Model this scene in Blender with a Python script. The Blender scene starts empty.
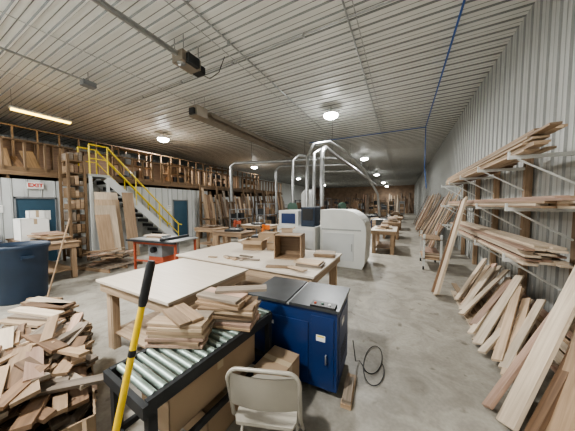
import bpy, math, random
from mathutils import Vector, Matrix, Euler
random.seed(7)
R=random.uniform
CZ=5.6; XR=2.1; XL=-19.0; YB=50.0; YF=-3.0; XO=-10.0
CT=CZ-.037

# ---------------- materials ----------------
def newmat(name):
    m=bpy.data.materials.new(name); m.use_nodes=True
    nt=m.node_tree; b=nt.nodes['Principled BSDF']
    return m,nt,b
def mat(name,col,rough=.5,metal=0,var=.12,scale=4,bump=0,emit=0):
    m,nt,b=newmat(name)
    b.inputs['Roughness'].default_value=rough; b.inputs['Metallic'].default_value=metal
    tc=nt.nodes.new('ShaderNodeTexCoord'); n=nt.nodes.new('ShaderNodeTexNoise')
    n.inputs['Scale'].default_value=scale; n.inputs['Detail'].default_value=5
    nt.links.new(tc.outputs['Object'],n.inputs['Vector'])
    r=nt.nodes.new('ShaderNodeValToRGB')
    r.color_ramp.elements[0].position=.3; r.color_ramp.elements[1].position=.7
    r.color_ramp.elements[0].color=[c*(1-var) for c in col]+[1]
    r.color_ramp.elements[1].color=[min(1,c*(1+var)) for c in col]+[1]
    nt.links.new(n.outputs['Fac'],r.inputs['Fac']); nt.links.new(r.outputs['Color'],b.inputs['Base Color'])
    if bump:
        bp=nt.nodes.new('ShaderNodeBump'); bp.inputs['Strength'].default_value=bump; bp.inputs['Distance'].default_value=.01
        nt.links.new(n.outputs['Fac'],bp.inputs['Height']); nt.links.new(bp.outputs['Normal'],b.inputs['Normal'])
    if emit:
        b.inputs['Emission Color'].default_value=list(col)+[1]; b.inputs['Emission Strength'].default_value=emit
    return m
def wood(name,c1,c2,rough=.6,lo=.6,hi=1.15):
    m,nt,b=newmat(name); b.inputs['Roughness'].default_value=rough
    uv=nt.nodes.new('ShaderNodeUVMap'); mp=nt.nodes.new('ShaderNodeMapping')
    mp.inputs['Scale'].default_value=(1.2,22,1)
    n=nt.nodes.new('ShaderNodeTexNoise'); n.inputs['Scale'].default_value=1.5; n.inputs['Detail'].default_value=4; n.inputs['Distortion'].default_value=.6
    n2=nt.nodes.new('ShaderNodeTexNoise'); n2.inputs['Scale'].default_value=.35
    nt.links.new(uv.outputs['UV'],mp.inputs['Vector']); nt.links.new(mp.outputs['Vector'],n.inputs['Vector'])
    nt.links.new(uv.outputs['UV'],n2.inputs['Vector'])
    r=nt.nodes.new('ShaderNodeValToRGB'); r.color_ramp.elements[0].position=.32; r.color_ramp.elements[1].position=.68
    r.color_ramp.elements[0].color=list(c1)+[1]; r.color_ramp.elements[1].color=list(c2)+[1]
    nt.links.new(n.outputs['Fac'],r.inputs['Fac'])
    mr=nt.nodes.new('ShaderNodeMapRange'); mr.inputs[1].default_value=.35; mr.inputs[2].default_value=.65; mr.inputs[3].default_value=lo; mr.inputs[4].default_value=hi
    nt.links.new(n2.outputs['Fac'],mr.inputs[0])
    mx=nt.nodes.new('ShaderNodeVectorMath'); mx.operation='SCALE'
    nt.links.new(r.outputs['Color'],mx.inputs[0]); nt.links.new(mr.outputs[0],mx.inputs['Scale'])
    nt.links.new(mx.outputs[0],b.inputs['Base Color'])
    return m
W_pine=wood('wood_pine',(.44,.32,.215),(.60,.46,.325))
W_tan=wood('wood_tan',(.31,.21,.13),(.46,.33,.22))
W_brown=wood('wood_brown',(.13,.08,.05),(.24,.15,.09))
W_pale=wood('wood_pale',(.53,.43,.325),(.70,.59,.465))
W_grey=wood('wood_weathered',(.19,.155,.12),(.34,.28,.225))
W_osb=wood('wood_framing',(.16,.105,.06),(.27,.18,.105))
W_pink=wood('wood_reddish',(.40,.26,.19),(.55,.385,.30))
WOODS=[W_pine,W_tan,W_brown,W_pale,W_grey,W_grey,W_tan,W_pink]
WL=[W_pine,W_tan,W_pale,W_pine,W_pale,W_pink]
M_top=wood('bench_top_plywood',(.60,.525,.44),(.68,.605,.52),.45,.93,1.04)
M_white=mat('white_metal',(.66,.67,.65),.45,0,.06,2)
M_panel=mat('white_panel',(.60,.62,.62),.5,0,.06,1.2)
M_ribshade_trim=mat('panel_rib_shade_and_trim',(.38,.395,.39),.5,0,.05,2)  # plain grey on trim and treads; on wall ribs, painted-in flank shade
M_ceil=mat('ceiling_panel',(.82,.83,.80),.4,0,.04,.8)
M_crib_shade=mat('ceiling_rib_shade',(.22,.23,.225),.5,0,.1,1)  # panel is one colour; darker tone paints in the groove shading
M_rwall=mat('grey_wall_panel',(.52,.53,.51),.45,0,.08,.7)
M_rwrib_shade=mat('grey_wall_rib_shade',(.31,.32,.31),.5,0,.05,1)  # darker copy of the wall colour, shade painted on rib flanks
M_steel=mat('galvanised_steel',(.44,.455,.46),.33,.85,.15,6)
M_roller=mat('roller_steel',(.38,.46,.42),.38,.7,.1,10)
M_dark=mat('dark_metal',(.035,.037,.04),.5,.3,.2,6)
M_grey=mat('grey_paint',(.22,.23,.24),.5,0,.15,4)
M_black=mat('black_plastic',(.015,.015,.016),.45,0,.1,8)
M_mtop=mat('machine_top_grey',(.07,.075,.08),.35,.4,.15,6)
M_blue=mat('blue_paint',(.010,.032,.12),.35,0,.1,3)
M_bdoor=mat('blue_door_paint',(.045,.10,.15),.45,0,.1,2)
M_bluepipe=mat('blue_pipe',(.04,.12,.38),.4,0,.1,3)
M_bin=mat('navy_plastic',(.018,.035,.065),.5,0,.15,3)
M_yel=mat('yellow_paint',(.80,.62,.05),.4,0,.06,5)
M_yel2=mat('yellow_fiberglass',(.80,.55,.03),.35,0,.08,12)
M_red=mat('red_orange_paint',(.40,.09,.045),.45,0,.15,4)
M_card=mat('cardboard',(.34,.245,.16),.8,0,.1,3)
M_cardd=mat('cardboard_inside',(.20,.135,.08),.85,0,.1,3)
M_tape=mat('packing_tape',(.43,.34,.23),.3,0,.05,3)
M_beige=mat('chair_beige_enamel',(.38,.35,.30),.35,.2,.08,5)
M_paper=mat('paper',(.8,.8,.78),.7,0,.03,3)
M_redsign=mat('sign_red',(.65,.03,.02),.5,0,.02,3)
M_orange=mat('orange_plastic',(.75,.2,.03),.45,0,.08,4)
M_heater=mat('heater_reflector',(.34,.30,.25),.4,.6,.15,4)
M_green=mat('green_plastic',(.07,.13,.10),.5,0,.1,4)
M_lamp=mat('lamp_lens',(1,1,.96),.5,0,0,1,0,70)
M_fluo=mat('yellowed_tube',(1,.68,.12),.5,0,0,1,0,8)
M_brownwall=mat('plywood_end_wall',(.28,.20,.14),.7,0,.25,1.5)
def concrete():
    m,nt,b=newmat('concrete_floor')
    tc=nt.nodes.new('ShaderNodeTexCoord')
    def noise(s,d=6,dist=0):
        n=nt.nodes.new('ShaderNodeTexNoise'); n.inputs['Scale'].default_value=s; n.inputs['Detail'].default_value=d; n.inputs['Distortion'].default_value=dist
        nt.links.new(tc.outputs['Object'],n.inputs['Vector']); return n
    def ramp(n,p0,c0,p1,c1):
        r=nt.nodes.new('ShaderNodeValToRGB'); r.color_ramp.elements[0].position=p0; r.color_ramp.elements[1].position=p1
        r.color_ramp.elements[0].color=c0; r.color_ramp.elements[1].color=c1
        nt.links.new(n.outputs['Fac'],r.inputs['Fac']); return r
    def mul(a,c):
        mx=nt.nodes.new('ShaderNodeMix'); mx.data_type='RGBA'; mx.blend_type='MULTIPLY'; mx.inputs[0].default_value=1
        nt.links.new(a,mx.inputs[6]); nt.links.new(c,mx.inputs[7]); return mx.outputs[2]
    a=ramp(noise(.45,8,.5),.3,(.29,.275,.245,1),.7,(.44,.42,.375,1))
    c=ramp(noise(2.6,9,1.5),.36,(.76,.745,.72,1),.64,(1.07,1.06,1.04,1))
    e=ramp(noise(30,4),.3,(.88,.88,.88,1),.7,(1.06,1.06,1.06,1))
    g=ramp(noise(5.5,3,.4),.27,(.55,.53,.50,1),.36,(1,1,1,1))
    o=mul(mul(mul(a.outputs[0],c.outputs[0]),e.outputs[0]),g.outputs[0])
    nt.links.new(o,b.inputs['Base Color'])
    rr=ramp(noise(1.2),.3,(.36,)*3+(1,),.7,(.62,)*3+(1,))
    nt.links.new(rr.outputs[0],b.inputs['Roughness'])
    return m
M_conc=concrete()

# ---------------- mesh builder ----------------
class MB:
    def __init__(s): s.v=[];s.f=[];s.mi=[];s.uv=[];s.mats=[];s.sm=[]
    def _m(s,m):
        if m not in s.mats: s.mats.append(m)
        return s.mats.index(m)
    def add(s,vs,fs,m,uvs=None,smooth=False):
        o=len(s.v); s.v+= [tuple(v) for v in vs]; k=s._m(m)
        for i,f in enumerate(fs):
            s.f.append([o+j for j in f]); s.mi.append(k); s.sm.append(smooth)
            s.uv.append(uvs[i] if uvs else [(vs[j][0]+vs[j][2]*.3,vs[j][1]+vs[j][2]) for j in f])
    def box(s,c,size,m,rot=None):
        c=Vector(c); h=[x/2 for x in size]
        Rm=Matrix.Identity(3)
        if rot is not None:
            Rm=rot if isinstance(rot,Matrix) else Euler(rot).to_matrix()
        loc=[(x*h[0],y*h[1],z*h[2]) for x in(-1,1) for y in(-1,1) for z in(-1,1)]
        fs=[(0,1,3,2),(4,6,7,5),(0,4,5,1),(2,3,7,6),(0,2,6,4),(1,5,7,3)]
        nax=[0,0,1,1,2,2]
        L=max(range(3),key=lambda i:size[i]); ox,oy=R(0,60),R(0,60)
        uvs=[]
        for f,n in zip(fs,nax):
            ax=[i for i in range(3) if i!=n]
            if L in ax: u=L; w=[i for i in ax if i!=L][0]
            else: u,w=ax
            uvs.append([(loc[j][u]+ox,loc[j][w]+oy) for j in f])
        s.add([c+Rm@Vector(p) for p in loc],fs,m,uvs)
    def b2(s,a,b,m):
        s.box([(a[i]+b[i])/2 for i in range(3)],[abs(b[i]-a[i]) for i in range(3)],m)
    def board(s,p1,p2,w,t,m,up=(0,0,1)):
        p1=Vector(p1);p2=Vector(p2); d=p2-p1; L=d.length; x=d.normalized(); up=Vector(up)
        y=up.cross(x)
        if y.length<1e-4: y=Vector((0,1,0)).cross(x)
        y.normalize(); z=x.cross(y)
        s.box((p1+p2)/2,(L,w,t),m,Matrix((x,y,z)).transposed())
    def path(s,pts,r,m,seg=10,cap=True):
        P=[Vector(p) for p in pts]; n=len(P)
        rs=r if isinstance(r,(list,tuple)) else [r]*n
        T=[]
        for i in range(n):
            a=P[max(0,i-1)];b=P[min(n-1,i+1)]; T.append((b-a).normalized())
        ref=Vector((0,0,1)) if abs(T[0].z)<.9 else Vector((1,0,0))
        N=T[0].cross(ref).normalized(); vs=[];fs=[]
        for i in range(n):
            N=(N-T[i]*N.dot(T[i])).normalized(); B=T[i].cross(N)
            for k in range(seg):
                a=2*math.pi*k/seg; vs.append(P[i]+(N*math.cos(a)+B*math.sin(a))*rs[i])
        for i in range(n-1):
            for k in range(seg):
                k2=(k+1)%seg; fs.append((i*seg+k,i*seg+k2,(i+1)*seg+k2,(i+1)*seg+k))
        s.add(vs,fs,m,None,True)
        if cap: s.add([vs[k] for k in range(seg)],[tuple(range(seg))],m); s.add([vs[(n-1)*seg+k] for k in range(seg)],[tuple(range(seg))],m)
    def lathe(s,c,prof,m,seg=24):
        vs=[];fs=[];n=len(prof)
        for r,z in prof:
            for k in range(seg):
                a=2*math.pi*k/seg; vs.append((c[0]+r*math.cos(a),c[1]+r*math.sin(a),c[2]+z))
        for i in range(n-1):
            for k in range(seg):
                k2=(k+1)%seg; fs.append((i*seg+k,i*seg+k2,(i+1)*seg+k2,(i+1)*seg+k))
        s.add(vs,fs,m,None,True)
    def prism(s,poly,ax,a0,a1,m,smooth=False):
        def P(p,a):
            return {'x':(a,p[0],p[1]),'y':(p[0],a,p[1]),'z':(p[0],p[1],a)}[ax]
        n=len(poly); vs=[P(p,a0) for p in poly]+[P(p,a1) for p in poly]
        s.add(vs,[tuple(range(n)),tuple(range(n,2*n))],m)
        s.add(vs,[(i,(i+1)%n,n+(i+1)%n,n+i) for i in range(n)],m,None,smooth)
    def obj(s,name,loc=None,rz=0,bevel=0):
        if loc is None:
            xs=[v[0] for v in s.v];ys=[v[1] for v in s.v];zs=[v[2] for v in s.v]
            o=Vector(((min(xs)+max(xs))/2,(min(ys)+max(ys))/2,min(zs))); vs=[tuple(Vector(v)-o) for v in s.v]; loc=o
        else: vs=s.v
        me=bpy.data.meshes.new(name); me.from_pydata(vs,[],s.f)
        for m in s.mats: me.materials.append(m)
        uvl=me.uv_layers.new(name='UVMap'); li=0
        for i,p in enumerate(me.polygons):
            p.material_index=s.mi[i]; p.use_smooth=s.sm[i]
            for j in range(len(s.uv[i])): uvl.data[li].uv=s.uv[i][j]; li+=1
        me.update()
        o=bpy.data.objects.new(name,me); bpy.context.scene.collection.objects.link(o)
        o.location=loc; o.rotation_euler[2]=rz
        if bevel:
            bv=o.modifiers.new('bevel','BEVEL'); bv.width=bevel; bv.segments=2; bv.limit_method='ANGLE'
        return o

# ---------------- room shell ----------------
b=MB(); b.b2((XL-.3,YF-.3,-.2),(XR+.3,YB+.3,0),M_conc); b.obj('floor')
def corr(name,fn,s0,s1,per,ribw,h,m1,m2):
    mb=MB(); s=s0
    while s<s1-1e-6:
        e=min(s+per,s1)
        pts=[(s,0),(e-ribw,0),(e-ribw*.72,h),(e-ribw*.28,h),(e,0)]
        for (a,ha),(c,hc),m in [(pts[0],pts[1],m1),(pts[1],pts[2],m2),(pts[2],pts[3],m1),(pts[3],pts[4],m2)]:  # rib flanks take the darker material: groove shade put into the colour
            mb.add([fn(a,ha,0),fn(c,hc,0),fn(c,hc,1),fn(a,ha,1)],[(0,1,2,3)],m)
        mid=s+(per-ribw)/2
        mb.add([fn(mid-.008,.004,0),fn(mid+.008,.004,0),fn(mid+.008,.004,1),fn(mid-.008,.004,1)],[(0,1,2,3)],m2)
        s=e
    return mb
mb=corr('ceiling',lambda s,h,t:(XL if t==0 else XR,s,CZ-h),YF,YB,.3,.075,.03,M_ceil,M_crib_shade)
x=-.9
while x>XL:
    mb.b2((x-.008,YF,CZ-.034),(x+.008,YB,CZ-.028),M_ribshade_trim); x-=3.04
mb.b2((XL-.3,YF-.3,CZ+.02),(XR+.3,YB+.3,CZ+.2),M_ceil)
mb.obj('ceiling')
mb=corr('wr',lambda s,h,t:(XR-h,s,0 if t==0 else CZ),YF,YB,.3,.06,.03,M_rwall,M_rwrib_shade)
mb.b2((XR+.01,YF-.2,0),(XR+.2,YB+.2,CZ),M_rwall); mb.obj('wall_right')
mb=corr('wl',lambda s,h,t:(XL+h,s,0 if t==0 else CZ),YF,YB,.3,.06,.03,M_panel,M_ribshade_trim)
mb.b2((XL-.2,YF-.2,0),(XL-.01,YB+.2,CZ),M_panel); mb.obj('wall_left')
mb=MB(); mb.b2((XL,YB,0),(XR,YB+.2,CZ),M_brownwall); mb.obj('wall_back')
mb=MB(); mb.b2((XL,YF-.2,0),(XR,YF,CZ),M_panel); mb.obj('wall_front')
OY1=9.2; MZ=2.84
mb=MB(); openings=[(2.0,2.9),(7.0,7.85)]
def owall(y0,y1,z0,z1):
    y=y0
    while y<y1-1e-6:
        e=min(y+.3,y1); w=min(.05,(e-y)*.3)
        for a,c,h1,h2,m in [(y,e-w,0,0,M_panel),(e-w,e-w*.6,0,.02,M_ribshade_trim),(e-w*.6,e-w*.4,.02,.02,M_panel),(e-w*.4,e,.02,0,M_ribshade_trim)]:  # sloping rib sides coloured darker to imitate their shade
            mb.add([(XO+h1,a,z0),(XO+h2,c,z0),(XO+h2,c,z1),(XO+h1,a,z1)],[(0,1,2,3)],m)
        y=e
    mb.b2((XO-.15,y0,z0),(XO-.001,y1,z1),M_panel)
owall(YF,2.0,0,MZ-.25); owall(2.0,2.9,2.07,MZ-.25); owall(2.9,7.0,0,MZ-.25); owall(7.0,7.85,2.07,MZ-.25); owall(7.85,OY1,0,MZ-.25)
mb.obj('wall_office')
for i,(y0,y1) in enumerate(openings):
    mb=MB()
    mb.b2((XO-.06,y0+.04,.01),(XO-.01,y1-.04,2.01),M_bdoor)
    mb.b2((XO-.08,y0+.002,0),(XO+.03,y0+.04,2.06),M_grey); mb.b2((XO-.08,y1-.04,0),(XO+.03,y1-.002,2.06),M_grey); mb.b2((XO-.08,y0+.002,2.01),(XO+.03,y1-.002,2.06),M_grey)
    mb.path([(XO,y0+.12,1.0),(XO+.06,y0+.12,1.0),(XO+.06,y0+.22,1.0)],.012,M_steel)
    mb.b2((XO-.012,y0+.09,.95),(XO,y0+.15,1.1),M_steel)
    if i==0: mb.b2((XO-.012,y0+.5,1.35),(XO-.004,y0+.75,1.65),M_paper)
    mb.obj('door_%d'%(i+1))
mb=MB(); mb.b2((XO+.022,2.27,2.32),(XO+.07,2.61,2.51),M_paper); mb.b2((XO+.022,2.26,2.305),(XO+.06,2.62,2.32),M_white)
ex=mb.obj('exit_sign')
cu=bpy.data.curves.new('exit_letters','FONT'); cu.body='EXIT'; cu.size=.155; cu.extrude=.003; cu.align_x='CENTER'; cu.align_y='CENTER'; cu.offset=.004
cu.materials.append(M_redsign); t=bpy.data.objects.new('exit_letters',cu); bpy.context.scene.collection.objects.link(t)
t.rotation_euler=(math.pi/2,0,math.pi/2); t.parent=ex; t.location=(.03,0,.11)
for i,(y,z,w,h) in enumerate([(3.05,1.45,.22,.28),(3.1,1.85,.2,.16),(1.5,1.6,.3,.22),(6.7,1.5,.2,.28)]):
    mb=MB(); mb.b2((XO+.021,y,z),(XO+.027,y+w,z+h),M_paper); mb.b2((XO+.027,y+.03,z+h*.75),(XO+.029,y+w-.03,z+h*.8),M_dark); mb.b2((XO+.027,y+.03,z+h*.5),(XO+.029,y+w-.06,z+h*.53),M_dark); mb.obj('wall_notice')

# mezzanine
ME=18.0
mb=MB()
mb.b2((XL+.05,YF+.02,MZ-.03),(XO+.1,ME,MZ),W_osb)
mb.b2((XO+.05,YF+.02,MZ-.15),(XO+.1,ME,MZ-.03),W_osb)
y=YF+.1
while y<ME-.1: mb.b2((XL+.05,y,MZ-.25),(XO+.05,y+.05,MZ-.03),W_osb); y+=1.2
y=9.3
while y<ME: mb.b2((XO-.1,y,0),(XO+.04,y+.14,MZ-.25),W_osb); y+=2.85
mb.obj('mezzanine_deck')
mb=MB(); y=YF+.2
while y<ME-.1:
    if not (3.35<y<4.25):
        mb.b2((XO-.0,y,MZ),(XO+.09,y+.04,MZ+.85),W_osb)
    y+=.42
for a,c in [(YF+.1,3.35),(4.25,ME-.05)]:
    mb.b2((XO-.02,a,MZ+.85),(XO+.12,c,MZ+.89),W_osb); mb.b2((XO,a,MZ),(XO+.04,c,MZ+.1),W_osb)
mb.obj('mezzanine_railing')
def shelf_unit(name,x,y,z,w,d,h,n,m,fill=True,axis='y'):
    mb=MB()
    for sx in(0,1):
        for sy in(0,1):
            mb.b2((x+sx*(d-.05),y+sy*(w-.05),z),(x+sx*(d-.05)+.05,y+sy*(w-.05)+.05,z+h),m)
    for i in range(n):
        zz=z+.12+i*(h-.15)/max(1,n-1)
        mb.b2((x,y,zz-.03),(x+d,y+w,zz),m)
        if fill and i<n-1:
            yy=y+.08; mh=(h-.15)/max(1,n-1)*.75
            while yy<y+w-.3:
                ww=R(.12,.35); k=random.choice([M_cardd,M_dark,W_tan,W_brown,M_dark,W_osb,M_grey])
                mb.b2((x+.06,yy,zz),(x+d-.05-R(0,.1),min(yy+ww,y+w-.07),zz+R(.3,1)*mh),k); yy+=ww+R(.01,.12)
    return mb.obj(name)
for xx in(-12.2,-15):
    mb=MB(); y=YF+.1
    while y<ME-.2: mb.b2((xx-.09,y,MZ+.002),(xx,y+.04,MZ+1.75),W_osb); y+=.6
    mb.b2((xx-.09,YF+.1,MZ+1.75),(xx,ME-.1,MZ+1.79),W_osb); mb.b2((xx-.09,YF+.1,MZ+.002),(xx,ME-.1,MZ+.04),W_osb)
    if xx<-14: mb.b2((xx-.11,YF+.1,MZ+.002),(xx-.091,ME-.1,MZ+1.75),W_brown)
    mb.obj('stud_partition')
for (yy,hh) in [(-1.5,.9),(5.2,1.5),(7.5,1.2),(10.5,1.4),(14,1.2)]:
    shelf_unit('mezzanine_storage_shelf',-11.5,yy,MZ+.002,R(1.4,2.0),.5,hh,3,W_osb)
mb=MB()
for i in range(8): yy=.5+i*.33; mb.board((-11.2+R(-.1,.1),yy,MZ+.08),(-11.9,yy+R(-.1,.1),MZ+R(.6,1.2)),R(.15,.35),.02,random.choice([W_osb,W_brown,W_osb]),up=(1,0,.2))
mb.obj('leaning_panels')

# stair
mb=MB(); sy0,sy1=3.95,6.65; x0,x1=XO+.12,XO+.95; n=14
for xx in(x0,x1-.05):
    mb.board((xx+.025,sy0-.05,MZ-.12),(xx+.025,sy1,.0+.12),.04,.26,M_panel,up=(0,0,1))
for i in range(n):
    f=(i+.5)/n; yy=sy0+(sy1-sy0)*f; zz=MZ*(1-f)-.06
    mb.b2((x0+.03,yy-.13,zz-.02),(x1-.03,yy+.13,zz+.015),M_ribshade_trim)
    mb.b2((x0+.05,yy-.13,zz-.14),(x1-.05,yy-.12,zz-.02),M_dark)
mb.b2((XO+.11,3.42,MZ-.08),(x1,4.0,MZ),M_ribshade_trim)
mb.b2((x1-.08,3.43,0),(x1,3.5,MZ-.08),M_white); mb.b2((x1-.08,3.9,0),(x1,3.98,MZ-.08),M_white)
for xx in(x0+.02,x1-.02):
    mb.path([(xx,3.45,MZ+.95),(xx,3.95,MZ+.95),(xx,sy1-.05,.95),(xx,sy1+.12,.9)],.028,M_yel)
    mb.path([(xx,3.45,MZ+.5),(xx,3.95,MZ+.5),(xx,sy1-.05,.5)],.02,M_yel)
    for f in(0,.33,.66,.98):
        yy=sy0+(sy1-sy0)*f; zz=MZ*(1-f); mb.path([(xx,yy,max(0,zz-.1)),(xx,yy,zz+.95)],.02,M_yel)
    mb.path([(xx,3.45,MZ-.05),(xx,3.45,MZ+.95)],.022,M_yel)
mb.obj('staircase')

# ---------------- lights ----------------
def area(name,loc,power,size,parent,col=(1,.99,.955)):
    l=bpy.data.lights.new(name,'AREA'); l.shape='DISK'; l.size=size; l.energy=power; l.color=col
    o=bpy.data.objects.new(name,l); bpy.context.scene.collection.objects.link(o); o.parent=parent; o.location=loc; return o
for (x,y) in [(-2.4,-.9),(-11,-.9),(-2.5,8.4),(-11.2,7.4),(-2.6,17.5),(-12.2,16.8),(-2.7,27.5),(-12.4,27),(-2.7,38),(-12.4,38),(-7.2,-1.4),(-2.7,46)]:
    mb=MB(); mb.lathe((0,0,0),[(.0,.32),(.06,.32),(.1,.28),(.22,.24),(.27,.17),(.27,.14),(.0,.14)],M_white,24)
    mb.lathe((0,0,0),[(.265,.14),(.25,.07),(.17,.02),(0,.0)],M_lamp,24)
    mb.path([(0,0,.3),(0,0,.45)],.012,M_dark)
    o=mb.obj('high_bay_light',loc=(x,y,CT-.45))
    area('lamp',(0,0,-.01),315 if y<20 else 220,.4,o)
mb=MB()
mb.b2((-.09,-.75,0),(.09,.75,.06),M_white); 
for dx in(-.045,.045): mb.path([(dx,-.72,-.025),(dx,.72,-.025)],.03,M_fluo)
for dy in(-.7,.7): mb.path([(0,dy,.05),(0,dy,CT-4.95)],.006,M_steel,6)
mb.obj('fluorescent_shop_light',loc=(-11.3,3.05,4.95))

# ---------------- ceiling services ----------------
mb=MB()
mb.b2((-4.53,-2.9,5.13),(-4.47,3.6,5.19),M_steel); mb.b2((-4.56,-2.9,5.19),(-4.44,3.4,5.20),M_steel)
mb.box((-4.5,3.6,5.13),(.34,.5,.22),M_heater); mb.box((-4.5,3.93,5.1),(.26,.18,.16),M_dark); mb.box((-4.3,3.6,5.1),(.1,.3,.2),M_dark)
mb.lathe((-4.5,3.45,5.0),[(0,0),(.09,.01),(.1,.06),(.1,.1)],M_steel,16)
for y in(-1.5,1.2,3.4,3.8):
    for dx in(-.15,.15): mb.path([(-4.5+dx,y,5.2),(-4.5+dx,y,CT)],.012,M_steel,6)
mb.b2((-4.7,1.19,5.2),(-4.3,1.22,5.23),M_steel)
mb.path([(-4.5,3.95,5.05),(-4.3,4.1,4.95),(-4.1,4.2,5.1),(-4.0,4.3,5.5)],.01,M_black,6)
mb.obj('garage_door_opener')
mb=MB()
mb.b2((-8.02,-2.9,5.3),(-7.98,3.0,5.34),M_steel); mb.box((-8,3.1,5.25),(.22,.3,.14),M_grey)
for y in(0,3.1): mb.path([(-8,y,5.3),(-8,y,CT)],.012,M_steel,6)
mb.obj('garage_door_opener')
mb=MB(); z=4.95
mb.prism([(-6.75,z-.02),(-6.6,z+.2),(-6.2,z+.2),(-6.05,z-.02),(-6.08,z-.02),(-6.22,z+.17),(-6.58,z+.17),(-6.72,z-.02)],'y',5.9,13.2,M_heater)
mb.path([(-6.4,5.7,z+.05),(-6.4,13.3,z+.05)],.05,M_heater)
mb.box((-6.4,5.55,z+.08),(.4,.45,.34),M_heater); mb.box((-6.4,5.3,z+.05),(.22,.12,.2),M_dark)
for y in(5.6,7.5,9.5,11.5,13): 
    for dx in(-.25,.25): mb.path([(-6.4+dx,y,z+.18),(-6.4+dx,y,CT)],.008,M_steel,6)
mb.obj('radiant_tube_heater')
mb=MB(); mb.path([(.9,-2.9,CZ-.12),(.9,12.4,CZ-.12),(-5,12.4,CZ-.12)],.022,M_bluepipe,8)
for y in range(-2,12,2): mb.path([(.9,y,CZ-.12),(.9,y,CT)],.012,M_steel,6)
mb.path([(.9,12.35,CZ-.12),(.9,12.35,3.6),(1.0,12.4,2.6)],.02,M_bluepipe,8)
mb.obj('blue_air_pipe')
for x in(-1.05,-3.6):
    mb=MB(); mb.path([(x,-2.9,CZ-.062),(x,30,CZ-.062)],.018,M_steel,8)
    for y in range(-2,30,3): mb.box((x,y,CT-.04),(.06,.04,.08),M_steel)
    mb.obj('electrical_conduit')
mb=MB(); mb.path([(XO+1,4.6,CZ-.062),(XR-.05,4.6,CZ-.062)],.015,M_steel,8)
for x in range(-8,2,2): mb.box((x,4.6,CT-.04),(.04,.06,.08),M_steel)
mb.obj('electrical_conduit')
# ductwork
mb=MB()
mb.path([(-2.9,8.6,1.75),(-2.9,8.6,3.9),(-2.9,8.75,4.1),(-2.9,9.0,4.2),(-2.9,30,4.2)],.09,M_steel,14)
mb.path([(-3.35,8.9,1.6),(-3.35,8.9,4.0),(-3.2,9.2,4.2),(-2.9,9.6,4.2)],.07,M_steel,14)
mb.path([(-3.0,7.25,1.66),(-3.0,7.3,3.5),(-2.9,7.6,4.0),(-2.6,8.6,4.3),(-2.4,10,4.25),(-1.8,12,3.6),(-1.2,13,2.4),(-1.1,13.1,1.2)],.06,M_steel,12)
mb.path([(-9.2,10.3,2.0),(-9.2,10.3,4.1),(-9.0,10.4,4.3),(-6,11.5,4.35),(-3.4,11.6,4.3),(-2.9,11.6,4.2)],.09,M_steel,14)
mb.path([(-7.4,12.6,1.2),(-7.4,12.6,4.1),(-7.2,12.8,4.35),(-3.2,14,4.3),(-2.9,14.1,4.2)],.08,M_steel,12)
mb.path([(-4.8,9.8,1.9),(-4.8,9.8,4.0),(-4.6,10,4.25),(-4.2,11.4,4.33)],.07,M_steel,12)
mb.path([(-5.4,16,1.2),(-5.4,16,4.1),(-5.2,16.1,4.3),(-2.9,16.8,4.25)],.08,M_steel,12)
for xx,yy,rr in((-2.9,8.6,.1),(-3.35,8.9,.08),(-9.2,10.3,.1)):
    for z in(2.2,2.7,3.2,3.7): mb.lathe((xx,yy,z),[(rr,-.02),(rr+.01,0),(rr,.02)],M_ribshade_trim,14)
for y in(10,14,18,22,26): mb.path([(-2.9,y,4.28),(-2.9,y,CT)],.008,M_dark,6)
for x in(-8,-5): mb.path([(x,10.75+(x+8)*.33,4.35),(x,10.75+(x+8)*.33,CT)],.008,M_dark,6)
mb.obj('dust_collection_ductwork')

# ---------------- workbenches ----------------
def workbench(name,x0,x1,y0,y1,z,top=M_top,frame=W_tan,shelf=True,tt=.03,rz=0):
    mb=MB(); cx,cy=(x0+x1)/2,(y0+y1)/2; X=(x1-x0)/2; Y=(y1-y0)/2
    mb.b2((-X,-Y,z-tt),(X,Y,z),top)
    i=.03
    mb.b2((-X+i,-Y+i,z-tt-.12),(X-i,-Y+i+.04,z-tt),frame); mb.b2((-X+i,Y-i-.04,z-tt-.12),(X-i,Y-i,z-tt),frame)
    mb.b2((-X+i,-Y+i+.04,z-tt-.12),(-X+i+.04,Y-i-.04,z-tt),frame); mb.b2((X-i-.04,-Y+i+.04,z-tt-.12),(X-i,Y-i-.04,z-tt),frame)
    for sx in(-1,1):
        for sy in(-1,1):
            px=sx*(X-.12); py=sy*(Y-.12)
            mb.b2((px-.045,py-.045,0),(px+.045,py+.045,z-tt-.001),frame)
            mb.b2((px+(.045 if sx<0 else -.085),py-.04,0),(px+(.085 if sx<0 else -.045),py+.04,z-tt-.13),frame)
    if shelf: mb.b2((-X+.1,-Y+.1,.2),(X-.1,Y-.1,.225),frame)
    return mb.obj(name,loc=(cx,cy,0),rz=rz,bevel=.003)
workbench('assembly_workbench',-3.4,-1.97,1.3,2.55,.9,M_top,W_pine)
workbench('assembly_workbench',-3.75,-1.0,2.66,4.2,.9,M_top,W_pine)
workbench('assembly_workbench',-3.9,-2.4,4.6,5.6,.88,M_top,W_pine)
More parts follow.
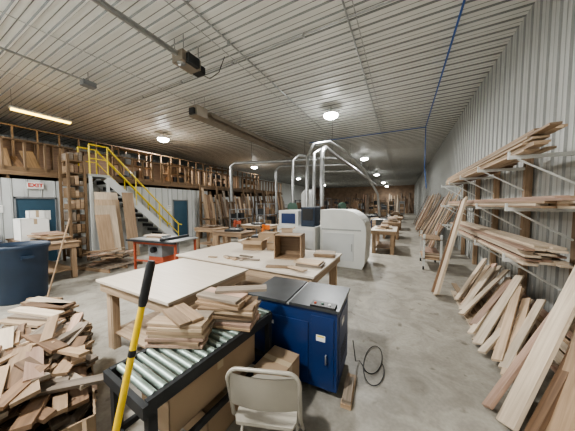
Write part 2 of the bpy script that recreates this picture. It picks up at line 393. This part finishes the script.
def box_open(name,cx,cy,z,w,d,h,rz,m=M_card,flaps=True,open_=True):
    mb=MB(); t=.008
    mb.b2((-w/2,-d/2,0),(w/2,d/2,t),m)
    mb.b2((-w/2,-d/2,0),(-w/2+t,d/2,h),m); mb.b2((w/2-t,-d/2,0),(w/2,d/2,h),m)
    mb.b2((-w/2,-d/2,0),(w/2,-d/2+t,h),m); mb.b2((-w/2,d/2-t,0),(w/2,d/2,h),m)
    if open_:
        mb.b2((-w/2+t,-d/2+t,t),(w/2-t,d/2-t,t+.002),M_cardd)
        if flaps:
            mb.board((-w/2,0,h),(-w/2-w*.25,0,h-.05),d*.98,.006,m); mb.board((w/2,0,h),(w/2+w*.25,0,h+.04),d*.98,.006,m)
            mb.board((0,-d/2,h),(0,-d/2-d*.3,h-.06),w*.98,.006,m)
    else:
        mb.b2((-w/2,-d/2,h-t),(w/2,-.002,h),m); mb.b2((-w/2,.002,h-t),(w/2,d/2,h),m)
        mb.b2((-w/2,-.03,h),(w/2,.03,h+.001),M_tape); mb.b2((-w/2-.001,-.03,h*.75),(-w/2,.03,h),M_tape); mb.b2((w/2,-.03,h*.75),(w/2+.001,.03,h),M_tape)
    return mb.obj(name,loc=(cx,cy,z+.002),rz=rz)
mb=MB()
w,d,h=.48,.34,.42
for a,c in [((-w/2,-d/2,0),(w/2,d/2,.018)),((-w/2,-d/2,h-.018),(w/2,d/2,h)),((-w/2,-d/2,0),(-w/2+.018,d/2,h)),((w/2-.018,-d/2,0),(w/2,d/2,h)),((-w/2,d/2-.012,0),(w/2,d/2,h))]: mb.b2(a,c,W_tan)
mb.obj('wooden_cabinet_box',loc=(-1.75,3.45,.902),rz=math.radians(12))
box_open('cardboard_box',-2.75,3.8,.9,.42,.36,.2,.3)
box_open('cardboard_box',-2.35,3.95,.9,.26,.24,.14,.1,open_=False)
box_open('cardboard_box',-3.1,4.9,.88,.45,.36,.22,.1,open_=False)
box_open('cardboard_box',-2.75,5.25,.88,.3,.3,.3,.5)
mb=MB()
for i,(cx,cy,w,d,rz) in enumerate([(-1.25,3.15,.4,.26,.1),(-1.25,3.88,.36,.3,.2)]):
    for k in range(3): mb.box((cx+R(-.02,.02),cy,.913+k*.021),(w,d,.02),random.choice([W_tan,W_grey,W_pine]),(0,0,rz+R(-.1,.1)))
mb.obj('cut_board_stack')
mb=MB()
for i in range(9): mb.box((-2.6+R(-.5,.5),2.9+R(-.1,.3),.914),(R(.15,.35),.05,.018),random.choice(WOODS),(0,0,R(-.5,.5)))
mb.box((-1.6,2.83,.914),(.42,.1,.018),W_tan,(0,0,.3)); mb.box((-1.3,2.8,.936),(.3,.09,.018),W_pine,(0,0,-.3))
mb.obj('wood_offcuts')

# ---------------- strapping machine ----------------
mb=MB(); X=.48;Y=.30; T=.84
mb.b2((-X,-Y,.07),(X,Y,T),M_blue)
mb.b2((-X+.04,-Y-.008,.12),(X-.28,-Y,T-.14),M_blue); mb.b2((X-.25,-Y-.008,.12),(X-.03,-Y,T-.06),M_blue)
mb.b2((-X-.02,-Y-.02,T),(-.03,Y+.02,T+.03),M_mtop); mb.b2((0,-Y-.02,T),(X+.02,Y+.02,T+.03),M_mtop)
mb.b2((-.03,-Y-.02,T),(0,Y+.02,T+.015),M_steel)
mb.b2((X-.26,-Y-.02,T+.03),(X-.02,-Y+.09,T+.05),M_black)
for k in range(3): mb.lathe((X-.22+k*.07,-Y+.03,T+.05),[(.013,0),(.013,.01),(0,.012)],[M_red,M_green,M_paper][k],12)
mb.b2((X-.2,-Y-.010,.54),(X-.11,-Y-.007,.60),M_paper); mb.b2((X-.19,-Y-.011,.58),(X-.12,-Y-.008,.595),M_yel)
mb.b2((-X+.2,-Y-.010,.60),(-X+.30,-Y-.007,.64),M_paper)
mb.b2((X,-.22,.14),(X+.006,.22,.76),M_blue)
for k in range(6): mb.b2((X+.004,-.15,.25+k*.03),(X+.008,.15,.26+k*.03),M_black)
mb.b2((X+.004,-.1,.62),(X+.008,.02,.68),M_paper)
mb.path([(X-.1,-Y-.01,.42),(X-.1,-Y-.03,.42),(X-.1,-Y-.03,.34),(X-.1,-Y-.01,.34)],.008,M_steel,6)
for sx in(-1,1):
    for sy in(-1,1):
        mb.path([(sx*(X-.08)-.02,sy*(Y-.08),.035),(sx*(X-.08)+.02,sy*(Y-.08),.035)],.035,M_black,14)
mb.obj('strapping_machine',loc=(-1.0,2.24,0),rz=math.radians(3),bevel=.006)
mb=MB()
mb.box((-.42,2.12,.02),(.09,.4,.038),W_tan,(0,0,.05)); mb.box((-.42,2.08,.058),(.08,.3,.036),W_grey,(0,0,.1))
mb.obj('wood_block_stack')
mb=MB(); pts=[(-.46,2.5,.3),(-.43,2.52,.05),(-.4,2.6,.012)]
for i in range(60):
    t=i/59; a=-math.pi*.7+t*math.pi*3.0; r=.15+.04*math.sin(t*4)
    pts.append((-.30+.1*t+r*math.cos(a)*.6,2.75-.25*t+r*math.sin(a)*1.7,.01+.003*math.sin(a*1.3)))
mb.path(pts,.005,M_black,6); mb.obj('power_cable')

# ---------------- roller conveyor ----------------
CR=math.radians(-4); CL=(-1.41,1.265); cz=.78; hw=.245; hl=.585
mb=MB()
for xx in(-hw,hw-.035): mb.b2((xx,-hl,cz-.09),(xx+.035,hl,cz-.01),M_dark)
y=-hl+.05
while y<hl: mb.path([(-hw+.03,y,cz-.025),(hw-.03,y,cz-.025)],.024,M_roller,12); y+=.062
mb.b2((-hw-.01,-hl-.03,cz-.09),(hw+.01,-hl,cz-.02),M_dark)
for yy in(-hl,hl-.06):
    for xx in(-hw,hw-.05): mb.b2((xx,yy,0),(xx+.05,yy+.05,cz-.09),M_dark)
    mb.b2((-hw,yy+.01,.3),(hw,yy+.04,.34),M_dark); mb.b2((-hw,yy+.01,cz-.14),(hw,yy+.04,cz-.1),M_dark)
for xx in(-hw,hw-.05): mb.b2((xx+.01,-hl,.3),(xx+.04,hl,.34),M_dark)
mb.obj('roller_conveyor',loc=(CL[0],CL[1],0),rz=CR)
mb=MB()
def stack(cx,cy,z0,layers,wid,ln,rz,t=.024,n=3,mats=None,jr=.07):
    for k in range(layers):
        a=rz+R(-jr,jr); c,s_=math.cos(a),math.sin(a); ww=wid/n
        ox,oy=R(-.015,.015),R(-.015,.015)
        for j in range(n):
            o=(j-(n-1)/2)*ww; L=ln*R(.93,1.04)
            mb.box((cx+ox-o*s_,cy+oy+o*c,z0+t/2+k*(t+.001)),(L,ww*.97,t),random.choice(mats or [W_tan,W_pine,W_pink,W_tan,W_grey]),(0,0,a))
z0=cz+.003
stack(-1.52,1.12,z0,7,.24,.42,.42,n=2)
stack(-1.38,1.50,z0,7,.28,.50,.36,n=3)
stack(-1.52,1.13,z0+.177,1,.18,.36,-.25,n=2)
stack(-1.42,1.46,z0+.177,3,.2,.44,.15,n=2)
stack(-1.32,1.60,z0+.254,1,.12,.48,.55,n=1)
mb.obj('cut_board_stack',bevel=.002)
box_open('cardboard_box',-1.42,1.26,.345,.34,.84,.27,CR,open_=False)
box_open('cardboard_box',-1.42,1.35,0,.38,.46,.28,CR,open_=False)
box_open('cardboard_box',-.98,1.68,0,.28,.34,.42,-.05,open_=False)

# ---------------- scrap bin ----------------
P=Vector((-1.72,.62,0)); A=Vector((-.94,.34,0)).normalized(); B=Vector((-.34,-.94,0)).normalized(); LA,LB,H=1.35,1.25,.50
mb=MB()
C=P+A*LA/2+B*LB/2; ang=math.atan2(A.y,A.x); rotm=(0,0,ang)
mb.box(C+Vector((0,0,.01)),(LA,LB,.02),M_card,rotm)
mb.box(P+B*LB/2+Vector((0,0,H/2)),(.012,LB,H),M_card,rotm); mb.box(P+A*LA+B*LB/2+Vector((0,0,H/2)),(.012,LB,H),M_card,rotm)
mb.box(P+A*LA/2+Vector((0,0,H/2)),(LA,.012,H),M_card,rotm); mb.box(P+A*LA/2+B*LB+Vector((0,0,H/2)),(LA,.012,H),M_card,rotm)
mb.board(P+B*.05+Vector((.0,0,H)),P+B*.05+Vector((.10,-.03,H-.13)),.02,.008,M_card)
mb.obj('cardboard_scrap_bin')
mb=MB()
for i in range(430):
    a=R(.05,.95); c=R(.05,.95)
    f=1-((a-.5)**2+(c-.4)**2)*.75
    z=.30+(i/430)*.50*f
    L=R(.2,.52)
    if (a<.2 or a>.8 or c<.15 or c>.85) : L=R(.12,.26) if z<H+.04 else R(.18,.45)
    base=P+A*LA*a+B*LB*c
    mb.box((base.x,base.y,z),(L,R(.05,.12),R(.018,.03)),random.choice(WOODS+[W_brown,W_grey,W_brown,W_tan]),(R(-.2,.2),R(-.16,.16),ang+random.choice([0,.15,-.2,.5,1.4,-.6])+R(-.15,.15)))
mb.obj('wood_scrap_pile')
mb=MB()
for k in range(24):
    for j in range(3): mb.box((-3.6+R(-.05,.05)-j*.16,.80+j*.13+R(-.06,.06),.0125+k*.027),(R(.45,.7),.12,.024),random.choice(WOODS),(0,0,.3+R(-.12,.12)))
mb.obj('scrap_board_pile')

# yellow-handled shovel
mb=MB(); a=Vector((-1.13,.665,1.56)); c=Vector((-1.265,.37,.02)); d=(c-a)
mb.path([a,a+d*.015,a+d*.13,a+d*.145],[.015,.021,.021,.017],M_black,12)
mb.path([a+d*.14,a+d*.8],[.0155,.0165],M_yel2,12)
mb.path([a+d*.28,a+d*.30],[.0175,.0175],M_black,12)
mb.path([a+d*.79,a+d*.88],[.022,.028],M_steel,12)
mb.board(a+d*.84,c,.22,.006,M_steel,up=(1,.3,.2))
mb.obj('shovel')

# folding chair
mb=MB(); h=.225
def arc(cx,cy,z,r,a0,a1,n=6): return [(cx+r*math.cos(a0+(a1-a0)*i/n),cy,z+r*math.sin(a0+(a1-a0)*i/n)) for i in range(n+1)]
pts=[(-h,.24,0),(-h,-.12,.44),(-h,-.2,.72)]+arc(-h+.07,-.215,.755,.07,math.pi,math.pi/2)+arc(h-.07,-.215,.755,.07,math.pi/2,0)+[(h,-.2,.72),(h,-.12,.44),(h,.24,0)]
mb.path(pts,.0125,M_beige,12)
N=12; vs=[];fs=[]
for i in range(N+1):
    u=i/N*2-1; xx=u*(h-.012); yy=-.2-.03*(1-u*u)
    for z,dy in((.56,.03),(.60,.014),(.76,-.005),(.80,-.012)): vs.append((xx,yy+dy,z))
for i in range(N):
    for k in range(3): fs.append((i*4+k,i*4+4+k,i*4+5+k,i*4+1+k))
mb.add(vs,fs,M_beige,None,True); mb.add([(v[0],v[1]-.006,v[2]) for v in vs],fs,M_beige,None,True)
seat=[(-.18,-.19),(.18,-.19),(.2,-.15),(.195,.17),(.15,.21),(-.15,.21),(-.195,.17),(-.2,-.15)]
mb.prism(seat,'z',.435,.455,M_beige)
for sx in(-1,1): mb.path([(sx*.19,.12,.43),(sx*.2,-.28,.0)],.011,M_beige,10)
mb.path([(-.197,-.2,.09),(.197,-.2,.09)],.009,M_beige,8); mb.path([(-h,.17,.09),(h,.17,.09)],.009,M_beige,8)
mb.obj('folding_chair',loc=(-.80,1.27,.0125),rz=math.radians(20))

# ---------------- CNC machine ----------------
mb=MB(); poly=[(-2.2,0),(-.97,0),(-.90,.15),(-.87,.9)]
for i in range(9):
    a=i/8*math.pi/2; poly.append((-1.52+.65*math.cos(a),1.08+.6*math.sin(a)))
poly+=[(-2.2,1.68)]
mb.prism(poly,'y',6.4,7.5,M_white)
mb.b2((-2.1,6.385,.2),(-1.2,6.4,1.0),M_panel); mb.b2((-2.15,6.38,1.08),(-1.0,6.4,1.12),M_ribshade_trim); mb.path([(-1.25,6.38,.5),(-1.25,6.35,.5),(-1.25,6.35,.7),(-1.25,6.38,.7)],.01,M_steel,6)
mb.obj('cnc_router_enclosure',bevel=.01)
mb=MB()
mb.b2((-3.6,6.2,0),(-2.3,7.2,1.15),M_white); mb.b2((-3.6,6.3,1.15),(-2.9,7.1,1.65),M_white); mb.b2((-3.5,6.285,1.22),(-3.0,6.3,1.55),M_blue)
mb.b2((-2.8,6.3,1.15),(-2.35,6.8,1.75),M_bin); mb.b2((-2.75,6.28,1.35),(-2.4,6.3,1.7),M_black)
mb.b2((-3.55,6.18,.1),(-2.95,6.2,1.05),M_panel); mb.b2((-2.9,6.18,.1),(-2.35,6.2,1.05),M_panel)
mb.obj('machine_control_cabinet',bevel=.01)

# ---------------- left area ----------------
def barrel(name,x,y,r,h,m):
    mb=MB(); mb.lathe((0,0,0),[(0,0),(r*.82,0),(r*.84,.03),(r*.95,h*.9),(r*1.0,h*.93),(r*1.04,h*.95),(r*1.04,h),(r*.97,h),(r*.93,h*.9),(r*.8,.1),(0,.1)],m,32)
    for s_ in(-1,1): mb.box((s_*r*1.04,0,h*.8),(.06,.16,.05),m)
    mb.obj(name,loc=(x,y,0))
barrel('trash_barrel',-6.55,1.35,.40,1.08,M_bin); barrel('trash_barrel',-7.45,.9,.40,1.08,M_bin)
mb=MB(); mb.path([(-5.85,1.5,.1),(-6.1,1.95,1.55)],.014,W_tan,8); mb.box((-5.83,1.46,.06),(.6,.08,.07),M_dark,(0,0,.5)); mb.box((-5.83,1.46,.09),(.6,.06,.05),W_tan,(0,0,.5)); mb.obj('push_broom')
workbench('side_workbench',-9.4,-7.2,1.7,2.5,.92,W_tan,W_tan)
box_open('cardboard_box',-8.6,2.0,.92,.6,.5,.55,0,M_paper,open_=False)
box_open('cardboard_box',-9.1,2.2,.92,.3,.3,.75,0,M_paper,open_=False)
box_open('cardboard_box',-9.2,.9,0,.9,.9,1.5,0,M_paper,open_=False)
mb=MB()
for k in range(9): mb.box((-7.8+R(-.06,.06),2.1+R(-.05,.05),.934+k*.024),(R(.6,.9),R(.2,.5),.022),random.choice(WOODS),(0,0,R(-.15,.15)))
mb.obj('board_stack')
def pallet(name,x,y,rz=0,L=1.2,W=1.0,z=0):
    mb=MB()
    for j in(-1,0,1): mb.b2((-L/2,j*(W/2-.02)-.02,0),(L/2,j*(W/2-.02)+.02,.1),W_tan)
    for i in range(8): xx=-L/2+.045+i*(L-.09)/7; mb.b2((xx-.045,-W/2-.02,.1),(xx+.045,W/2+.02,.118),W_grey)
    return mb.obj(name,loc=(x,y,z),rz=rz)
pallet('pallet',-7.6,3.3,.2)
mb=MB()
for i in range(40): mb.box((-7.6+R(-.4,.4),3.3+R(-.35,.35),.22+R(0,.25)),(R(.3,.6),R(.05,.12),.03),random.choice(WOODS),(R(-.15,.15),R(-.15,.15),R(0,3)))
mb.obj('wood_scrap_pile')
mb=MB()
for i,(y,w,h,m) in enumerate([(3.50,.66,2.25,W_pale),(3.46,.7,2.0,W_pine),(3.42,.6,1.8,W_pale),(3.40,.4,1.5,W_tan),(4.15,.35,2.25,W_tan)]):
    xo=XO+1.02+i*.08
    mb.board((xo+.34,y+w/2,.02),(xo,y+w/2,h),w,.02,m,up=(1,0,.1))
mb.obj('leaning_plywood_panels')
mb=MB(); x0_,x1_=XO+.25,XO+.85
for y in(2.94,3.34):
    for xx in(x0_,x1_): mb.b2((xx-.04,y-.03,0),(xx+.04,y+.03,3.4),W_osb)
for k in range(9):
    zz=.15+k*.38; mb.b2((x0_,2.97,zz),(x1_,3.31,zz+.04),W_osb)
    for j in range(3): mb.b2((x0_+.05,2.98+j*.11,zz+.04),(x1_+.02,3.07+j*.11,zz+.04+R(.1,.3)),random.choice([W_brown,W_tan,W_osb,W_grey]))
mb.obj('wooden_storage_tower')
def tablesaw(x,y,rz,col):
    mb=MB()
    mb.b2((-.9,-.42,.84),(.75,.42,.88),M_steel); mb.b2((-.35,-.3,.4),(.15,.3,.84),M_grey)
    mb.prism([(-.4,.1),(.2,.1),(.15,.4),(-.35,.4)],'y',-.28,.28,col)
    mb.b2((-.4,-.3,0),(.2,.3,.1),M_dark)
    for xx in(-.82,.65): mb.b2((xx,-.38,0),(xx+.05,-.33,.84),col); mb.b2((xx,.33,0),(xx+.05,.38,.84),col)
    mb.b2((-.82,-.37,.25),(.70,-.34,.29),col); mb.b2((-.82,-.37,.74),(.70,-.34,.82),col)
    mb.b2((-.95,-.5,.82),(.8,-.45,.87),M_dark); mb.b2((.3,-.5,.88),(.38,.45,.94),M_dark); mb.b2((-.02,-.15,.88),(0,.12,.96),M_steel)
    mb.path([(-.1,-.3,.6),(-.1,-.4,.6)],.08,M_black,14)
    mb.obj('table_saw',loc=(x,y,0),rz=rz,bevel=.004)
tablesaw(-5.95,3.95,.15,M_red)
mb=MB()
for k in range(3): mb.box((-6.3+R(-.1,.1),3.93,.895+k*.022),(.6,.3,.02),random.choice(WL),(0,0,.15+R(-.2,.2)))
mb.obj('board_stack')
workbench('workbench',-5.9,-4.6,5.6,6.4,.9,W_tan,W_tan); workbench('workbench',-7.6,-6.4,6.2,7.0,.88,W_tan,W_tan)
workbench('workbench',-6.6,-5.1,8.0,8.9,.9,M_top,W_tan)
def miter(x,y,z,rz,col):
    mb=MB(); mb.b2((-.28,-.2,0),(.28,.2,.07),M_dark); mb.lathe((0,0,.07),[(.16,0),(.16,.02),(0,.02)],M_steel,20)
    mb.path([(0,.02,.26),(.05,.02,.26)],.13,col,20); mb.box((.12,.05,.3),(.18,.12,.12),col); mb.path([(0,.2,.07),(0,.12,.26)],.03,M_dark); mb.path([(0,-.1,.3),(0,-.2,.36),(0,-.12,.42),(0,0,.38)],.015,M_black)
    mb.obj('miter_saw',loc=(x,y,z+.002),rz=rz)
miter(-5.2,5.95,.9,.4,M_red); miter(-5.9,8.4,.9,1,M_steel); miter(-3.55,5.25,.88,.4,M_orange)
mb=MB()
for k in range(14): mb.box((R(-7.4,-6.6),6.6+R(-.2,.2),.896+.02*(k//3)),(R(.2,.5),R(.1,.2),.02),random.choice(WOODS),(0,0,R(-.5,.5)))
mb.obj('board_stack')

def vrack(x,y0,y1,hm):
    mb=MB(); y=y0
    while y<y1: mb.b2((x-.05,y,0),(x+.04,y+.09,hm+.3),W_osb); mb.b2((x+.9,y,0),(x+.99,y+.09,hm*.45),W_osb); mb.b2((x,y,hm*.4),(x+.95,y+.05,hm*.4+.09),W_osb); y+=1.2
    mb.b2((x+.04,y0,hm*.75),(x+.08,y1,hm*.75+.1),W_osb)
    y=y0+.12
    while y<y1:
        h=R(.75,1.1)*hm; xo=x+R(.35,.75); m=random.choice([W_brown,W_tan,W_grey,W_pine,W_osb,W_brown])
        mb.board((xo,y,.01),(x+.12,y+R(-.05,.05),h),R(.1,.2),.03,m,up=(1,0,.15)); y+=R(.08,.2)
    mb.obj('vertical_lumber_rack')
vrack(-9.6,8.3,12.6,2.5); vrack(-9.6,13.2,17.5,2.6)
for i in range(5): shelf_unit('storage_shelf',-9.8,18+i*2.4,0,2.1,.6,R(1.8,2.4),4,random.choice([W_osb,M_dark]))
for (x,y,h) in [(-8.2,9.0,1.6),(-6.9,9.6,1.9),(-5.9,10.4,1.5),(-5.1,13.2,2.1),(-7.9,16.6,2.2),(-3.9,19.6,2.2),(-6.8,23.5,2.4),(-1.8,22.6,2.0),(-4.5,26,2.4),(-.3,29,2.2),(-2.2,26.5,2.3),(-8.4,25.5,2.6),(-5.6,29,2.6),(-3.6,33,2.6),(-7.6,33,2.8),(-1.6,35,2.6),(-8.1,18.6,2.3)]:
    shelf_unit('storage_shelf',x,y,0,1.4,.55,h,4,random.choice([W_osb,M_dark,M_grey]))
for i,(x,y) in enumerate([(-.6,9.6),(-.5,13.5),(-4.3,11.8),(-4.3,15.2),(-.4,18),(-6.5,20),(-4.2,22.4),(-.6,25.4),(-7,27)]):
    workbench('workbench',x-.45,x+.45,y-.9,y+.9,.88,random.choice([M_top,W_tan,W_pine]),random.choice([W_tan,W_osb]))
    mb=MB()
    for k in range(random.randint(3,8)): mb.box((x+R(-.05,.05),y+R(-.2,.2),.893+k*.024),(R(.2,.5),R(.8,1.2),.022),random.choice(WL),(0,0,R(-.15,.15)))
    mb.obj('board_stack')
for (x,y) in [(-7.6,11.6),(-7.4,14.2),(-5.4,18),(-8,22),(-2.5,30),(-6,31.5),(-2.4,11.2),(-1.6,19)]:
    pallet('pallet',x,y,R(-.2,.2))
    mb=MB(); n=random.randint(12,34)
    for k in range(n):
        for j in range(4): mb.box((x+R(-.03,.03),y-.36+j*.24,.133+k*.027),(R(1.0,1.3),.22,.024),random.choice(WL+[W_brown]))
    mb.obj('lumber_pallet_load')
def bandsaw(x,y,rz):
    mb=MB(); mb.b2((-.35,-.25,0),(.35,.25,.6),M_green); mb.path([(0,-.15,1.65),(0,.15,1.65)],.32,M_green,24); mb.path([(0,-.15,.7),(0,.15,.7)],.32,M_green,24)
    mb.b2((.15,-.12,.6),(.33,.12,1.6),M_green); mb.box((-.1,0,1.0),(.5,.5,.04),M_steel); mb.path([(-.28,0,1.0),(-.28,0,1.6)],.01,M_steel,6)
    mb.obj('band_saw',loc=(x,y,0),rz=rz)
bandsaw(-6.3,12.8,.4); bandsaw(-4.2,17.4,1)
def dust(x,y):
    mb=MB(); 
    mb.lathe((x,y,0),[(0,.35),(.3,.4),(.32,1.2),(.3,1.3),(.3,1.45),(.32,1.5),(.34,2.3),(.2,2.5),(0,2.52)],M_panel,20)
    for a in range(3): mb.path([(x+.3*math.cos(a*2.1),y+.3*math.sin(a*2.1),0),(x+.3*math.cos(a*2.1),y+.3*math.sin(a*2.1),1.4)],.02,M_dark)
    mb.path([(x,y+.1,.1),(x,y+.5,.1)],.02,M_dark); mb.b2((x-.35,y-.35,0.02),(x+.35,y+.35,.08),M_dark)
    mb.obj('dust_collector')
dust(-3.9,9.6); dust(-6.6,17)
for (x,y) in [(-1.1,15.6),(-2.4,21)]: tablesaw(x,y,1.2,M_blue)
for i in range(6): shelf_unit('storage_shelf',-9+i*1.7,44,0,2.0,.9,2.6,4,W_osb)
mb=MB()
for i in range(40): xx=-9+i*.26; mb.board((xx,YB-1.2,0.01),(xx+R(-.1,.1),YB-.1,R(2.2,4.2)),.22,.03,random.choice(WOODS),up=(0,1,.1))
mb.obj('leaning_sheet_goods')

# ---------------- right wall lumber rack ----------------
mb=MB(); ys=[4.2,5.6,7.1,8.6,10.1]; lv=[1.08,1.80,2.52]
for y in ys:
    mb.b2((XR-.13,y-.045,0),(XR-.032,y+.045,2.9),W_tan)
    for z in lv:
        mb.b2((1.32,y-.02,z-.05),(XR-.13,y+.02,z),M_white)
        mb.path([(1.4,y,z-.05),(XR-.13,y,z-.42)],.014,M_white,8)
        mb.b2((1.30,y-.02,z-.05),(1.32,y+.02,z+.06),M_white)
mb.obj('wall_lumber_rack')
def lum(name,z,y0,y1,xa,xb,layers,mats,jit=.3,t=.026):
    mb=MB()
    for k in range(layers):
        x=xa+R(0,.04)
        while x<xb:
            w=R(.09,.16)
            if x+w>xb+.04: break
            if k<2 or R(0,1)<.85:
                mb.box((x+w/2,(y0+y1)/2+R(-jit,jit)/2,z+t/2+.003+k*t*1.04),(w*.95,(y1-y0)-R(0,jit),t),random.choice(mats),(0,0,R(-.006,.006)))
            x+=w+R(0,.01)
    mb.obj(name)
lum('lumber_stack',2.52,3.6,9.6,1.34,1.60,8,[W_tan,W_pine,W_tan,W_osb],.5)
lum('lumber_stack',2.52,5.3,10.4,1.66,1.88,6,[W_tan,W_brown,W_pine],.5)
lum('lumber_stack',1.80,3.1,9.0,1.34,1.85,5,[W_pale,W_tan,W_pink],.5)
lum('lumber_stack',1.08,3.8,8.4,1.34,1.78,9,[W_pale,W_pink,W_pine,W_pale],.3)
mb=MB()
for k in range(8):
    x=.95+k*.09
    while x<1.8:
        w=R(.08,.15); mb.box((x+w/2,4.7+R(-.3,.3),.015+k*.033),(w*.95,R(1.9,2.7),.028),random.choice(WL),(0,0,R(-.05,.05))); x+=w+R(0,.03)
for i in range(20): 
    y=2.95+i*.11; x=R(.86,1.04); mb.board((x,y,.05+R(0,.08)),(1.68+R(-.1,.1),y+R(1.1,1.5),R(.38,.68)),R(.07,.12),.025,random.choice(WL),up=(-.5,0,1))
mb.obj('floor_lumber_pile')
mb=MB()
for i,(x,y,xt,yt,zt,w,m) in enumerate([(.80,2.35,1.95,3.6,1.75,.2,W_pale),(.92,2.05,1.97,3.4,1.85,.24,W_tan),(.95,2.62,1.93,3.72,1.35,.13,W_pine),(1.05,1.9,1.98,3.0,2.0,.28,W_pale),(1.2,2.3,1.99,3.4,1.65,.22,W_pine),(1.1,2.5,1.96,3.5,1.5,.14,W_tan),(1.2,1.6,1.99,2.6,2.1,.3,W_tan),(.72,2.5,1.75,3.6,1.0,.1,W_pink),(.86,2.2,1.96,3.3,1.6,.1,W_brown),(1.0,2.75,1.9,3.75,.9,.12,W_pale)]):
    mb.board((x,y,.03),(xt,yt,zt),w,.03,m,up=(-1,0,.6))
mb.obj('leaning_boards')
mb=MB(); mb.board((.64,5.2,.03),(1.25,6.3,1.95),.3,.04,W_pale,up=(-1,0,.3)); mb.board((.60,5.35,.03),(1.24,6.45,1.95),.06,.045,W_brown,up=(-1,0,.3)); mb.obj('leaning_plank')
for (ya,yb,hm,xt) in [(8.9,9.9,1.1,1.27),(10.5,15,2.3,2.03),(15,23,2.4,2.03)]:
    mb=MB(); y=ya
    while y<yb:
        x=R(.9,1.2) if xt>2 else R(.75,.95); mb.board((x,y,.02),(xt-.05,y+R(0,.5),R(.75,1.1)*hm),R(.09,.2),.03,random.choice(WOODS),up=(-1,0,.3)); y+=R(.12,.3)
    mb.obj('leaning_lumber')
mb=MB(); 
for z in(.3,.85): mb.b2((.55,7.2,z),(1.0,8.3,z+.03),W_tan)
for xx in(.55,.95):
    for yy in(7.2,8.25): mb.b2((xx,yy,.1),(xx+.05,yy+.05,1.0),M_white); mb.path([(xx,yy+.02,.05),(xx+.04,yy+.02,.05)],.05,M_black,12)
for k in range(6): mb.box((.78,7.75,.345+k*.026),(.35,.9,.024),random.choice(WL))
mb.obj('lumber_cart')

# ---------------- camera & world ----------------
cam=bpy.data.cameras.new('camera'); co=bpy.data.objects.new('camera',cam); bpy.context.scene.collection.objects.link(co)
cam.sensor_width=36; cam.lens=36*220/575; cam.clip_start=.05; cam.clip_end=200
co.location=(0,0,1.85)
yaw=math.atan((402-287.5)/220); pitch=math.atan(11.5/220)
co.rotation_euler=(math.pi/2-pitch,0,yaw)
bpy.context.scene.camera=co
w=bpy.data.worlds.new('world'); bpy.context.scene.world=w; w.use_nodes=True; w.node_tree.nodes['Background'].inputs[0].default_value=(.5,.55,.6,1); w.node_tree.nodes['Background'].inputs[1].default_value=.1
try: bpy.context.scene.view_settings.look='AgX - Medium High Contrast'
except Exception as e: print(e)
